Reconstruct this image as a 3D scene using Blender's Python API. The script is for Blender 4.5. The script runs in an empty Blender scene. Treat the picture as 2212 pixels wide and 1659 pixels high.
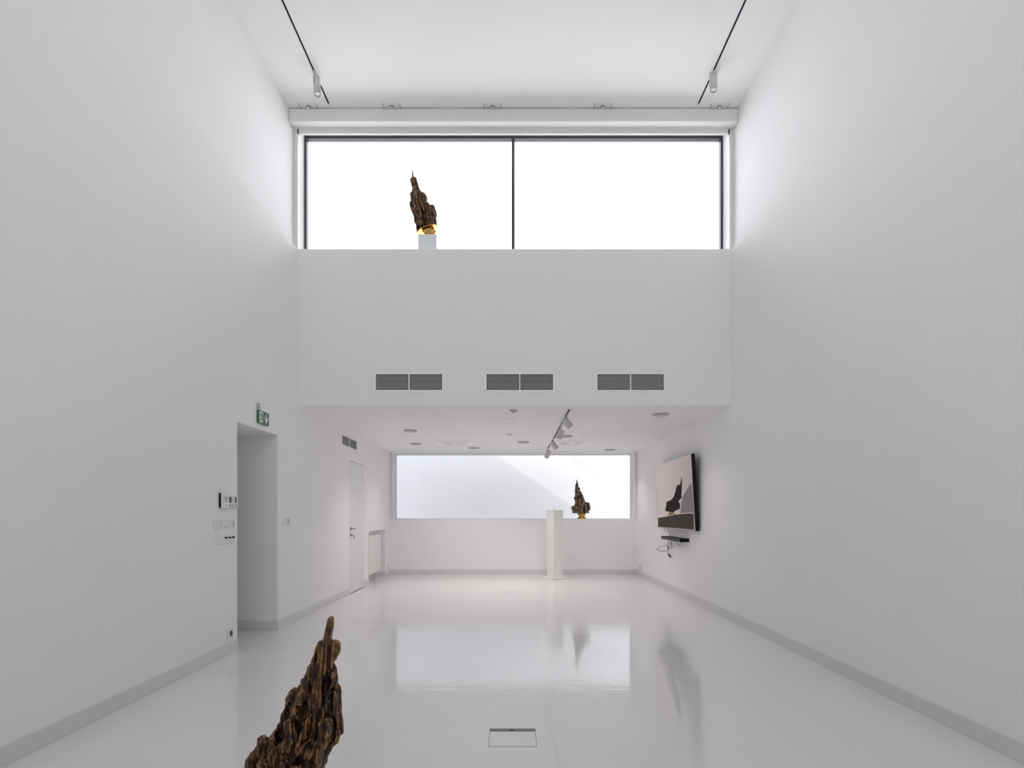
import bpy, bmesh, math, random
from mathutils import Vector, Matrix, noise

SC = bpy.context.scene
COL = SC.collection
F = 1150.0            # focal length in pixels of the 2212 wide frame
VX, VY, EYE = 1107.3, 1109.0, 1.3

# ------------------------------------------------------------------ camera
cd = bpy.data.cameras.new('camera')
cam = bpy.data.objects.new('camera', cd); COL.objects.link(cam)
cam.location = (0, 0, EYE); cam.rotation_euler = (math.radians(90), 0, 0)
cd.sensor_fit = 'HORIZONTAL'; cd.sensor_width = 36.0
cd.lens = F / 2212 * 36.0
cd.shift_x = (1106 - VX) / 2212
cd.shift_y = (VY - 829.5) / 2212
cd.clip_start = 0.05; cd.clip_end = 500
SC.camera = cam

# ------------------------------------------------------------------ sky, sun, exposure
world = bpy.data.worlds.new('overcast_sky'); SC.world = world
world.use_nodes = True
bg = world.node_tree.nodes['Background']
bg.inputs[0].default_value = (0.955, 0.95, 1.0, 1); # bright overcast sky, brightest in front of the high window
wn = world.node_tree; wt = wn.nodes.new('ShaderNodeTexCoord')
wd = wn.nodes.new('ShaderNodeVectorMath'); wd.operation = 'DOT_PRODUCT'; wd.inputs[1].default_value = (0, .80, .60)
wn.links.new(wt.outputs['Generated'], wd.inputs[0])
wm = wn.nodes.new('ShaderNodeMath'); wm.operation = 'MAXIMUM'; wm.inputs[1].default_value = 0
wp = wn.nodes.new('ShaderNodeMath'); wp.operation = 'POWER'; wp.inputs[1].default_value = 2.0
wa = wn.nodes.new('ShaderNodeMath'); wa.operation = 'MULTIPLY_ADD'; wa.inputs[1].default_value = .6; wa.inputs[2].default_value = 1.35
wn.links.new(wd.outputs['Value'], wm.inputs[0]); wn.links.new(wm.outputs[0], wp.inputs[0]); wn.links.new(wp.outputs[0], wa.inputs[0]); wn.links.new(wa.outputs[0], bg.inputs[1])
sd = bpy.data.lights.new('sun', 'SUN'); sun = bpy.data.objects.new('sun', sd); COL.objects.link(sun)
sun.location = (-20, 0, 20)
sun.rotation_euler = Vector((1, .24, -.67)).to_track_quat('-Z', 'Y').to_euler()
sd.energy = 1.15; sd.angle = math.radians(.7); sd.color = (1, .97, .94)
SC.view_settings.view_transform = 'Standard'; SC.view_settings.look = 'None'
SC.view_settings.gamma = 1.0; SC.view_settings.use_curve_mapping = False
SC.view_settings.exposure = 1.56
SC.cycles.max_bounces = 16; SC.cycles.diffuse_bounces = 12
SC.cycles.use_denoising = True

YB_ = -4.6
def portal(x, y, z, w, h):
    l = bpy.data.lights.new('window_portal', 'AREA'); l.shape = 'RECTANGLE'; l.size = w; l.size_y = h
    l.cycles.is_portal = True
    o = bpy.data.objects.new('window_portal', l); COL.objects.link(o)
    o.location = (x, y, z); o.rotation_euler = (math.radians(-90), 0, 0)
    return o
portal(.01, 6.98, 5.35, 5.5, 1.75)
portal(.02, 12.02, 1.9, 5.3, 1.5)
p3 = portal(0, YB_ - .34, 4.7, 3.2, 2.4); p3.rotation_euler = (math.radians(90), 0, 0)  # portal for the added rear window

# ------------------------------------------------------------------ materials
def mat(name, col, rough=.5, metal=0.0, spec=.5, coat=0.0, coat_rough=.03, emit=None, estr=1.0,
        var=0.0, vscale=3.0, bump=0.0, bscale=20.0):
    m = bpy.data.materials.new(name); m.use_nodes = True
    nt = m.node_tree; b = nt.nodes['Principled BSDF']
    b.inputs['Base Color'].default_value = (*col, 1); b.inputs['Roughness'].default_value = rough
    b.inputs['Metallic'].default_value = metal; b.inputs['Specular IOR Level'].default_value = spec
    b.inputs['Coat Weight'].default_value = coat; b.inputs['Coat Roughness'].default_value = coat_rough
    if emit:
        b.inputs['Emission Color'].default_value = (*emit, 1); b.inputs['Emission Strength'].default_value = estr
    if var or bump:
        tc = nt.nodes.new('ShaderNodeTexCoord')
    if var:
        n = nt.nodes.new('ShaderNodeTexNoise'); n.inputs['Scale'].default_value = vscale; n.inputs['Detail'].default_value = 4
        nt.links.new(tc.outputs['Object'], n.inputs['Vector'])
        r = nt.nodes.new('ShaderNodeValToRGB')
        r.color_ramp.elements[0].position = .3; r.color_ramp.elements[1].position = .7
        r.color_ramp.elements[0].color = (*[c * (1 - var) for c in col], 1)
        r.color_ramp.elements[1].color = (*[min(1, c * (1 + var)) for c in col], 1)
        nt.links.new(n.outputs['Fac'], r.inputs['Fac']); nt.links.new(r.outputs['Color'], b.inputs['Base Color'])
    if bump:
        n = nt.nodes.new('ShaderNodeTexNoise'); n.inputs['Scale'].default_value = bscale; n.inputs['Detail'].default_value = 5
        nt.links.new(tc.outputs['Object'], n.inputs['Vector'])
        bp = nt.nodes.new('ShaderNodeBump'); bp.inputs['Strength'].default_value = bump; bp.inputs['Distance'].default_value = .01
        nt.links.new(n.outputs['Fac'], bp.inputs['Height']); nt.links.new(bp.outputs['Normal'], b.inputs['Normal'])
    return m

M = {}
M['plaster'] = mat('white_plaster', (.89, .885, .883), .75, spec=.25, var=.006, vscale=1.5, bump=.03, bscale=60)
M['ceiling'] = mat('white_ceiling_paint', (.89, .885, .883), .8, spec=.2, var=.005, vscale=1.2)
M['skirting'] = mat('grey_skirting_coating', (.72, .715, .71), .3, spec=.4)
M['roof'] = mat('white_roof_membrane', (.86, .86, .86), .8, var=.05, vscale=2)
M['render'] = mat('white_exterior_render', (.57, .565, .58), .85, var=.01, vscale=.8)
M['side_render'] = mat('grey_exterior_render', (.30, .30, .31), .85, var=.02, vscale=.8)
M['outlet'] = mat('grey_outlet_strip', (.20, .20, .20), .5)
M['alu'] = mat('white_powder_coated_metal', (.80, .795, .78), .45, spec=.4)
M['white_plastic'] = mat('white_plastic', (.78, .78, .78), .35)
M['grey_plastic'] = mat('light_grey_plastic', (.52, .52, .52), .4)
M['fixture'] = mat('pale_grey_lamp_body', (.62, .61, .60), .5)
M['black'] = mat('black_plastic', (.008, .008, .009), .55, spec=.2)
M['slot'] = mat('black_slot', (.01, .01, .012), .8, spec=.1)
M['frame_dark'] = mat('anthracite_window_frame', (.045, .045, .055), .4)
M['gap'] = mat('dark_gap', (.09, .085, .08), .8)
M['dark_metal'] = mat('dark_grey_metal', (.06, .055, .055), .5, spec=.3)
M['steel'] = mat('brushed_steel', (.35, .34, .33), .3, metal=1.0)
M['chrome'] = mat('bright_steel', (.75, .75, .75), .2, metal=1.0)
M['duct'] = mat('dark_duct_lining', (.035, .037, .035), .9)
M['louvre'] = mat('grey_louvre_bars', (.50, .505, .49), .5)
M['green'] = mat('exit_sign_green', (.055, .16, .09), .5)
M['green_side'] = mat('exit_sign_green_edge', (.045, .10, .065), .5)
M['sign_white'] = mat('exit_sign_white', (.74, .76, .74), .5)
M['rust'] = mat('brown_bracket_metal', (.12, .06, .05), .6)
M['door'] = mat('white_lacquered_door', (.80, .80, .80), .45, spec=.4)
M['board'] = mat('white_painted_board', (.81, .80, .79), .55, var=.01, vscale=4)
M['plinth'] = mat('pale_grey_stone', (.82, .85, .86), .6, var=.03, vscale=30)
M['letter'] = mat('white_letters', (.93, .94, .94), .5)
M['frame_white'] = mat('bright_white_lacquer', (.93, .93, .92), .4)
M['lens'] = mat('lamp_lens', (.75, .75, .75), .1)

def gold_mat():
    m = mat('polished_gold', (.62, .40, .12), .22, metal=1.0)
    nt = m.node_tree; b = nt.nodes['Principled BSDF']
    tc = nt.nodes.new('ShaderNodeTexCoord'); n = nt.nodes.new('ShaderNodeTexNoise'); n.inputs['Scale'].default_value = 14
    nt.links.new(tc.outputs['Object'], n.inputs['Vector'])
    r = nt.nodes.new('ShaderNodeMapRange'); r.inputs['To Min'].default_value = .16; r.inputs['To Max'].default_value = .34
    nt.links.new(n.outputs['Fac'], r.inputs['Value']); nt.links.new(r.outputs['Result'], b.inputs['Roughness'])
    return m
M['gold'] = gold_mat()

def bronze_mat(name, dark, mid, hi, bump=.9):
    m = bpy.data.materials.new(name); m.use_nodes = True
    nt = m.node_tree; b = nt.nodes['Principled BSDF']; L = nt.links
    b.inputs['Metallic'].default_value = .88; b.inputs['Coat Weight'].default_value = .35; b.inputs['Coat Roughness'].default_value = .08
    tc = nt.nodes.new('ShaderNodeTexCoord')
    mp = nt.nodes.new('ShaderNodeMapping'); mp.inputs['Scale'].default_value = (1, 1, .30)
    L.new(tc.outputs['Object'], mp.inputs['Vector'])
    n1 = nt.nodes.new('ShaderNodeTexNoise'); n1.inputs['Scale'].default_value = 130; n1.inputs['Detail'].default_value = 8; n1.inputs['Roughness'].default_value = .72
    L.new(mp.outputs['Vector'], n1.inputs['Vector'])
    n2 = nt.nodes.new('ShaderNodeTexNoise'); n2.inputs['Scale'].default_value = 22; n2.inputs['Detail'].default_value = 3
    L.new(tc.outputs['Object'], n2.inputs['Vector'])
    g = nt.nodes.new('ShaderNodeNewGeometry')
    a = nt.nodes.new('ShaderNodeMath'); a.operation = 'MULTIPLY_ADD'; a.inputs[1].default_value = 3.2; a.inputs[2].default_value = -1.6
    L.new(g.outputs['Pointiness'], a.inputs[0])
    s = nt.nodes.new('ShaderNodeMath'); s.operation = 'MULTIPLY_ADD'; s.inputs[1].default_value = .62
    L.new(n1.outputs['Fac'], s.inputs[0]); L.new(a.outputs[0], s.inputs[2])
    s2 = nt.nodes.new('ShaderNodeMath'); s2.operation = 'MULTIPLY_ADD'; s2.inputs[1].default_value = .62
    L.new(n2.outputs['Fac'], s2.inputs[0]); L.new(s.outputs[0], s2.inputs[2])
    r = nt.nodes.new('ShaderNodeValToRGB'); e = r.color_ramp.elements
    e[0].position = .44; e[0].color = (*dark, 1); e[1].position = .92; e[1].color = (*hi, 1)
    x = e.new(.64); x.color = (*mid, 1)
    L.new(s2.outputs[0], r.inputs['Fac']); L.new(r.outputs['Color'], b.inputs['Base Color'])
    rr = nt.nodes.new('ShaderNodeMapRange'); rr.inputs['To Min'].default_value = .27; rr.inputs['To Max'].default_value = .16
    L.new(n2.outputs['Fac'], rr.inputs['Value']); L.new(rr.outputs['Result'], b.inputs['Roughness'])
    bp = nt.nodes.new('ShaderNodeBump'); bp.inputs['Strength'].default_value = bump; bp.inputs['Distance'].default_value = .010
    L.new(n1.outputs['Fac'], bp.inputs['Height']); L.new(bp.outputs['Normal'], b.inputs['Normal'])
    return m
M['bronze'] = bronze_mat('brown_bronze_patina', (.008, .0045, .0025), (.082, .037, .015), (.56, .29, .11))
M['bronze_grey'] = bronze_mat('grey_brown_bronze_patina', (.018, .012, .008), (.13, .088, .056), (.60, .44, .30))

def glass_mat():
    m = bpy.data.materials.new('clear_glazing'); m.use_nodes = True
    nt = m.node_tree; nt.nodes.clear(); L = nt.links
    o = nt.nodes.new('ShaderNodeOutputMaterial'); mx = nt.nodes.new('ShaderNodeMixShader')
    t = nt.nodes.new('ShaderNodeBsdfTransparent'); t.inputs[0].default_value = (.97, .985, .98, 1)
    g = nt.nodes.new('ShaderNodeBsdfGlossy'); g.inputs['Roughness'].default_value = .02
    f = nt.nodes.new('ShaderNodeFresnel'); f.inputs['IOR'].default_value = 1.3
    L.new(f.outputs[0], mx.inputs[0]); L.new(t.outputs[0], mx.inputs[1]); L.new(g.outputs[0], mx.inputs[2])
    L.new(mx.outputs[0], o.inputs['Surface'])
    return m
M['glass'] = glass_mat()

def floor_mat():
    m = bpy.data.materials.new('glossy_white_poured_floor'); m.use_nodes = True
    nt = m.node_tree; b = nt.nodes['Principled BSDF']; L = nt.links
    b.inputs['Roughness'].default_value = .3; b.inputs['Specular IOR Level'].default_value = .4
    b.inputs['Coat Weight'].default_value = .9; b.inputs['Coat Roughness'].default_value = .045; b.inputs['Coat IOR'].default_value = 1.85
    tc = nt.nodes.new('ShaderNodeTexCoord')
    n = nt.nodes.new('ShaderNodeTexNoise'); n.inputs['Scale'].default_value = 1.3; n.inputs['Detail'].default_value = 5
    L.new(tc.outputs['Object'], n.inputs['Vector'])
    r = nt.nodes.new('ShaderNodeValToRGB'); e = r.color_ramp.elements
    e[0].position = .3; e[0].color = (.805, .80, .797, 1); e[1].position = .7; e[1].color = (.83, .825, .82, 1)
    L.new(n.outputs['Fac'], r.inputs['Fac']); L.new(r.outputs['Color'], b.inputs['Base Color'])
    # trowel waves of the poured coating
    n3 = nt.nodes.new('ShaderNodeTexNoise'); n3.inputs['Scale'].default_value = 14.0; n3.inputs['Detail'].default_value = 4; n3.inputs['Roughness'].default_value = .6
    mp = nt.nodes.new('ShaderNodeMapping'); mp.inputs['Scale'].default_value = (.3, 1, 1)
    L.new(tc.outputs['Object'], mp.inputs['Vector']); L.new(mp.outputs['Vector'], n3.inputs['Vector'])
    bp = nt.nodes.new('ShaderNodeBump'); bp.inputs['Strength'].default_value = .11; bp.inputs['Distance'].default_value = .01
    L.new(bp.outputs['Normal'], b.inputs['Coat Normal'])
    L.new(n3.outputs['Fac'], bp.inputs['Height']); L.new(bp.outputs['Normal'], b.inputs['Normal'])
    n4 = nt.nodes.new('ShaderNodeTexNoise'); n4.inputs['Scale'].default_value = 2.4; n4.inputs['Detail'].default_value = 6
    L.new(tc.outputs['Object'], n4.inputs['Vector'])
    mr = nt.nodes.new('ShaderNodeMapRange'); mr.inputs['To Min'].default_value = .02; mr.inputs['To Max'].default_value = .05
    L.new(n4.outputs['Fac'], mr.inputs['Value']); L.new(mr.outputs['Result'], b.inputs['Coat Roughness'])
    return m
M['floor'] = floor_mat()

# ------------------------------------------------------------------ mesh helpers
class MB:
    """collects faces, then links them as one mesh object"""
    def __init__(self): self.v = []; self.f = []; self.smooth = []
    def add(self, vs, fs, smooth=False):
        o = len(self.v); self.v += [Vector(p) for p in vs]
        for f in fs: self.f.append([i + o for i in f]); self.smooth.append(smooth)
        return self
    def box(self, x0, x1, y0, y1, z0, z1):
        vs = [(x, y, z) for x in (x0, x1) for y in (y0, y1) for z in (z0, z1)]
        return self.add(vs, [(0, 1, 3, 2), (4, 6, 7, 5), (0, 4, 5, 1), (2, 3, 7, 6), (0, 2, 6, 4), (1, 5, 7, 3)])
    def rbox(self, c, sx, sy, z0, z1, ang, t=1.0):
        """box turned about the vertical; t scales the top"""
        vs = []
        for z, k in ((z0, 1.0), (z1, t)):
            for a, b in ((-1, -1), (1, -1), (1, 1), (-1, 1)):
                x, y = a * sx / 2 * k, b * sy / 2 * k
                vs.append((c[0] + x * math.cos(ang) - y * math.sin(ang), c[1] + x * math.sin(ang) + y * math.cos(ang), z))
        return self.add(vs, [(3, 2, 1, 0), (4, 5, 6, 7), (0, 1, 5, 4), (1, 2, 6, 5), (2, 3, 7, 6), (3, 0, 4, 7)])
    def lathe(self, c, axis, prof, n=32):
        """prof: list of (distance along axis, radius)"""
        ax = Vector(axis).normalized(); u = ax.orthogonal().normalized(); w = ax.cross(u); c = Vector(c)
        vs = []
        for d, r in prof:
            for i in range(n):
                a = 2 * math.pi * i / n
                vs.append(c + ax * d + (u * math.cos(a) + w * math.sin(a)) * max(r, 1e-5))
        fs = []
        for k in range(len(prof) - 1):
            for i in range(n):
                j = (i + 1) % n
                fs.append((k * n + i, k * n + j, (k + 1) * n + j, (k + 1) * n + i))
        self.add(vs, fs, True)
        b = len(self.v) - len(vs)
        self.f.append([b + i for i in range(n)][::-1]); self.smooth.append(False)
        self.f.append([b + (len(prof) - 1) * n + i for i in range(n)]); self.smooth.append(False)
        return self
    def tube(self, pts, rad, n=10):
        P = [Vector(p) for p in pts]; R = rad if isinstance(rad, (list, tuple)) else [rad] * len(P)
        vs = []; prev = None
        for i, p in enumerate(P):
            t = (P[min(i + 1, len(P) - 1)] - P[max(i - 1, 0)]).normalized()
            u = t.orthogonal().normalized() if prev is None else (prev - t * prev.dot(t)).normalized()
            prev = u; w = t.cross(u)
            for k in range(n):
                a = 2 * math.pi * k / n; vs.append(p + (u * math.cos(a) + w * math.sin(a)) * R[i])
        fs = []
        for i in range(len(P) - 1):
            for k in range(n):
                j = (k + 1) % n; fs.append((i * n + k, i * n + j, (i + 1) * n + j, (i + 1) * n + k))
        fs.append(list(range(n))[::-1]); fs.append([(len(P) - 1) * n + k for k in range(n)])
        return self.add(vs, fs, True)
    def prism(self, poly, off):
        """closed polygon of 3-D points pushed along off"""
        n = len(poly); off = Vector(off); vs = [Vector(p) for p in poly] + [Vector(p) + off for p in poly]
        fs = [list(range(n))[::-1], [n + i for i in range(n)]]
        fs += [(i, (i + 1) % n, n + (i + 1) % n, n + i) for i in range(n)]
        return self.add(vs, fs)
    def build(self, name, m, parent=None, label=None, bevel=0.0, origin=None):
        me = bpy.data.meshes.new(name)
        o = bpy.data.objects.new(name, me); COL.objects.link(o)
        org = Vector(parent_origin(parent)) if parent else (Vector(origin) if origin else Vector((0, 0, 0)))
        me.from_pydata([tuple(p - org) for p in self.v], [], self.f)
        bm = bmesh.new(); bm.from_mesh(me); bmesh.ops.recalc_face_normals(bm, faces=bm.faces[:])
        bm.to_mesh(me); bm.free()
        for p, s in zip(me.polygons, self.smooth): p.use_smooth = s
        me.materials.append(m)
        if parent: o.parent = parent
        else: o.location = org
        if bevel:
            b = o.modifiers.new('bevel', 'BEVEL'); b.width = bevel; b.segments = 2; b.limit_method = 'ANGLE'; b.angle_limit = math.radians(40)
        if label: o['label'] = label
        return o

def parent_origin(p):
    v = Vector((0, 0, 0))
    while p: v += Vector(p.location); p = p.parent
    return v
def tag(o, label, cat, group=None):
    o['label'] = label; o['category'] = cat
    if group: o['group'] = group
    return o
def thing(name, label, cat, loc, group=None):
    o = bpy.data.objects.new(name, None); COL.objects.link(o); o.location = loc; o.empty_display_size = .1
    return tag(o, label, cat, group)
def struct(name, mb, m, bevel=0.0, origin=None):
    o = mb.build(name, m, None, None, bevel, origin); o['kind'] = 'structure'; return o
def dup(root, loc, label):
    r = root.copy(); COL.objects.link(r); r.location = loc; r['label'] = label
    for ch in list(root.children):
        c = ch.copy(); COL.objects.link(c); c.parent = r
        for g in list(ch.children):
            d = g.copy(); COL.objects.link(d); d.parent = c
    return r
def on_left_wall(px, D_only=True): return -XL * F / (VX - px)

# ------------------------------------------------------------------ key dimensions (metres)
XL, XR = -2.618, 2.656            # lower wall faces
XLU, XRU = -2.700, 2.726          # upper wall faces, set back above the sill line
Y1, Y2 = 6.47, 11.37              # high end wall, far wall of the low room
SILL, CEIL, LOW = 4.513, 6.196, 2.615
SILL2 = 1.181
YB = -4.6                          # wall behind the camera

# floor
struct('floor', MB().box(-3.06, 3.06, YB - .3, 12.1, -.2, 0), M['floor'])
# right wall: thick to the sill line, set back above it
w = MB().box(XR, 3.1, YB, 12.1, 0, SILL); w.box(XRU, 3.1, YB, 6.98, SILL, 6.5)
struct('wall_right', w, M['plaster'])
# left wall with its three openings
ED = (5.06, 5.93, 2.17); DD = (8.54, 9.35, 2.145); ND = (9.68, 10.96, .972)
w = MB(); xo = -3.06
for a, b in ((YB, ED[0]), (ED[1], DD[0]), (DD[1], ND[0]), (ND[1], 12.1)): w.box(xo, XL, a, b, 0, SILL)
w.box(xo, XL, ED[0], ED[1], ED[2], SILL)
w.box(xo, XL, DD[0], DD[1], DD[2], SILL); w.box(xo, XL - .06, DD[0], DD[1], 0, DD[2])
w.box(xo, XL, ND[0], ND[1], ND[2], SILL); w.box(xo, XL - .26, ND[0], ND[1], 0, ND[2])
w.box(xo, XLU, YB, 6.98, SILL, 6.5)
struct('wall_left', w, M['plaster'])
# short passage behind the opening
p = MB(); p.box(-4.9, xo, ED[1], ED[1] + .15, 0, 2.6).box(-4.9, xo, ED[0] - .6, ED[0] - .45, 0, 2.6).box(-5.05, -4.9, ED[0] - .6, ED[1] + .15, 0, 2.6)
struct('wall_passage', p, M['plaster'])
struct('ceiling_passage', MB().box(-4.9, xo, ED[0] - .45, ED[1], ED[2], 2.6), M['ceiling'])
struct('floor_passage', MB().box(-4.9, xo, ED[0] - .45, ED[1], -.2, 0), M['floor'])
# wall behind the camera, opened for the added window
struct('wall_back', MB().box(-3.06, -1.6, YB - .3, YB, 0, 6.5).box(1.6, 3.1, YB - .3, YB, 0, 6.5).box(-1.6, 1.6, YB - .3, YB, 0, 3.5).box(-1.6, 1.6, YB - .3, YB, 5.9, 6.5), M['plaster'])
# high end wall with its three grille openings
GX = [(812, 955), (1051, 1194.5), (1290.5, 1434)]
gx = [((a - VX) * Y1 / F, (b - VX) * Y1 / F) for a, b in GX]
GZ0 = EYE + (VY - 842.5) * Y1 / F; GZ1 = EYE + (VY - 808.5) * Y1 / F
w = MB(); w.box(XL, XR, Y1 + .16, 6.98, LOW, SILL).box(XL, XR, Y1, Y1 + .16, GZ1, SILL).box(XL, XR, Y1, Y1 + .16, LOW, GZ0)
xs = [XL] + [q for g in gx for q in g] + [XR]
for i in range(0, 8, 2): w.box(xs[i], xs[i + 1], Y1, Y1 + .16, GZ0, GZ1)
struct('wall_end', w, M['plaster'])
struct('ceiling', MB().box(-3.06, 3.1, YB, 6.98, CEIL, 6.5), M['ceiling'])
struct('ceiling_low', MB().box(XL, XR, 6.98, 12.1, LOW, 2.95), M['ceiling'])
struct('trim_roof', MB().box(-3.06, 3.1, 6.98, 12.1, 2.95, 4.42), M['roof'])
struct('wall_far', MB().box(XL, XR, Y2, 12.1, 0, SILL2), M['plaster'])
# skirting
H = .105; T = .008
struct('baseboard_right', MB().box(XR - T, XR, YB, Y2, 0, H), M['skirting'], .002)
b = MB()
for a, c in ((YB, ED[0]), (ED[1], DD[0]), (DD[1], ND[0]), (ND[1], Y2)): b.box(XL, XL + T, a, c, 0, H)
struct('baseboard_left', b, M['skirting'], .002)
struct('baseboard_far', MB().box(XL + T, XR - T, Y2 - T, Y2, 0, H), M['skirting'], .002)
struct('baseboard_passage', MB().box(-4.9, XL, ED[1] - T, ED[1], 0, H), M['skirting'], .002)
struct('baseboard_niche', MB().box(XL - .26, XL, ND[1] - T, ND[1], 0, H).box(XL - .26, XL - .26 + T, ND[0], ND[1] - T, 0, H), M['skirting'], .002)
# light court outside the far window
LY = 13.9
struct('wall_court_back', MB().box(-3.9, 5.2, LY, LY + .25, -.2, 5.0), M['render'])
struct('wall_court_left', MB().box(-3.85, -3.6, 12.1, LY, -.2, 4.94), M['render'])
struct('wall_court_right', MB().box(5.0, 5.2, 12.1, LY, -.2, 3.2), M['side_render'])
struct('floor_court', MB().box(-3.6, 5.0, 12.1, LY, -.2, .0), M['roof'])
struct('trim_court_beam', MB().box(-3.78, -3.6, 12.1, LY + .25, 6.25, 6.33), M['alu'])

# ------------------------------------------------------------------ windows
FY = 6.90
def window(name, x0, x1, z0, z1, y, fw, fd, m, mull, top=True):
    r = bpy.data.objects.new(name, None); COL.objects.link(r); r.location = ((x0 + x1) / 2, y, z0); r['kind'] = 'structure'
    f = MB().box(x0, x0 + fw, y, y + fd, z0, z1).box(x1 - fw, x1, y, y + fd, z0, z1)
    f.box(x0 + fw, x1 - fw, y, y + fd, z1 - fw * 1.2, z1).box(x0 + fw, x1 - fw, y, y + fd, z0, z0 + fw)
    f.build('window_frame', m, r)
    c = [x0 + fw] + [q for k in mull for q in (k - fw * .62, k + fw * .62)] + [x1 - fw]
    for k in mull:
        MB().box(k - fw * .62, k + fw * .62, y, y + fd, z0 + fw, z1 - fw * 1.2).build('mullion', m, r)
    for i in range(0, len(c), 2):
        MB().box(c[i], c[i + 1], y + fd * .45, y + fd * .45 + .008, z0 + fw, z1 - fw * 1.2).build('glass_pane', M['glass'], r)
    return r
window('window_1', XLU, XRU, SILL, CEIL, FY, .030, .07, M['frame_dark'], [(1108.5 - VX) * FY / F])
window('window_2', XL, XR, SILL2, LOW, 11.98, .005, .05, M['white_plastic'], [])
window('added_window', -1.6, 1.6, 3.5, 5.9, YB - .2, .04, .07, M['frame_dark'], [0])  # unseen window, added to light the hall from behind

# ------------------------------------------------------------------ roller blinds
def blind(name, label, x0, x1, y, zt, zb, cassette):
    r = thing(name, label, 'blind', ((x0 + x1) / 2, y, zb))
    rw = .052
    if cassette:
        yf, zf, zk = 6.42, 6.030, 6.178
        prof = [(yf, zk), (yf, zf + .004), (yf + .004, zf), (yf + .05, zf - .001), (yf + .09, zf + .003), (yf + .14, zf + .012), (yf + .14, zk)]
        MB().prism([(x0 + .004, a, b) for a, b in prof], (x1 - x0 - .008, 0, 0)).build('cassette', M['alu'], r)
        zt = zf + .022
        MB().box(x0 + rw + .006, x1 - rw - .006, y + .008, y + .04, zt - .064, zt).build('bottom_bar', M['alu'], r)
        for xa in (x0 + rw - .002, x1 - rw - .006):
            MB().box(xa - .004, xa + .009, y + .003, y + .03, zt - .066, zt - .012).build('end_cap', M['black'], r, label='black end cap')
    for xa in (x0, x1 - rw):
        g = MB().box(xa + .001, xa + rw - .001, y + .006, y + .046, zb, zt)
        s = xa + (.016 if xa == x0 else rw - .018)
        g.box(s, s + .002, y + .003, y + .006, zb, zt)
        g.build('guide_rail', M['alu'], r)
    return r
blind('roller_blind', 'long white rolled-up blind cassette with side rails over the high window', XLU, XRU, 6.56, 6.04, SILL, True)
blind('blind_rails', 'thin white blind guide rails either side of the far low window', XL, XR, Y2 + .002, LOW, SILL2, False)

# hanging brackets of the cassette
bx = [(666, 'closest to the left wall'), (846, 'second from the left wall'), (1064, 'above the window mullion'),
      (1302, 'second from the right wall'), (1554, 'closest to the right wall')]
br0 = None
for px, where in bx:
    x = (px - VX) * 6.40 / F
    lab = 'small brown and white blind bracket on the high ceiling, ' + where
    if br0 is None:
        r = br0 = thing('ceiling_bracket', lab, 'bracket', (x, 6.40, CEIL), 'blind brackets along the cassette')
        MB().box(x - .10, x + .10, 6.355, 6.47, CEIL - .003, CEIL).build('plate', M['alu'], r)
        for sx in (-.103, .103): MB().box(x + sx - .002, x + sx + .002, 6.355, 6.47, CEIL - .004, CEIL).build('slit', M['gap'], r, label='dark slit')
        MB().box(x - .02, x + .02, 6.385, 6.410, CEIL - .013, CEIL - .003).build('clamp', M['rust'], r, label='brown clamp')
        MB().lathe((x, 6.398, CEIL - .026), (0, 0, 1), [(0, .012), (.003, .016), (.013, .016)], 16).build('bolt', M['white_plastic'], r)
    else: dup(br0, (x, 6.40, CEIL), lab)

# ------------------------------------------------------------------ ceiling tracks and spotlights
def track(x, y0, y1, z, label, w=.036):
    r = thing('lighting_track', label, 'track', (x, (y0 + y1) / 2, z))
    MB().box(x - w / 2, x - .009, y0, y1, z - .006, z).box(x + .009, x + w / 2, y0, y1, z - .006, z).box(x - w / 2, x + w / 2, y1, y1 + .05, z - .006, z).build('housing', M['white_plastic'], r)
    MB().box(x - .009, x + .009, y0, y1, z - .004, z).build('slot', M['slot'], r, label='black slot')
    return r
TXL, TXR = (710 - VX) * 6.355 / F, (1509 - VX) * 6.355 / F
track(TXL, YB + .1, 6.355, CEIL, 'white recessed lighting track with black slot, left side of high ceiling')
track(TXR, YB + .1, 6.355, CEIL, 'white recessed lighting track with black slot, right side of high ceiling')
TX3 = .715
track(TX3, 6.72, 11.05, LOW, 'short lighting track carrying four spotlights on the low ceiling', .07)

def spot(x, y, z, pivot, end, start, r_, label, group, slit=False, hang='top'):
    """adapter in the track at x,y,z; stem to pivot; cylinder from start to end"""
    t = thing('spotlight', label, 'spotlight', (x, y, z), group)
    MB().box(x - .014, x + .014, y - .06, y + .06, z - .022, z - .006).build('adapter', M['fixture'], t)
    MB().tube([(x, y, z - .02), tuple(pivot)], .008, 10).build('stem', M['fixture'], t)
    s, e = Vector(start), Vector(end); ax = (e - s); L = ax.length; ax.normalize()
    bd = MB().lathe(s, ax, [(0, r_ * .86), (.006, r_), (L, r_), (L, r_ * .84), (L - .012, r_ * .82)], 32).build('lamp_body', M['fixture'], t)
    MB().lathe(e - ax * .012, ax, [(0, r_ * .80), (.004, r_ * .55), (.006, r_ * .4), (.002, r_ * .2)], 24).build('lens', M['lens'], bd)
    if slit:
        u = Vector((-.35, -1, 0)).normalized()
        c = s + ax * (L * .1) + u * (r_ - .002)
        MB().tube([c, c + ax * (L * .38)], .004, 6).build('slit', M['gap'], bd, label='dark slit')
    return t
def P(px, py, D): return Vector(((px - VX) * D / F, D, EYE + (VY - py) * D / F))
sp_g = 'spotlights on the high ceiling tracks'
D = 5.93
x, z = TXL, CEIL
spot(x, D, z, P(684, 168, D), P(685.8, 205, D), P(683.5, 166, D), .040, 'white cylinder spotlight with dark slit, hanging from the left ceiling track', sp_g, True)
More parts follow.
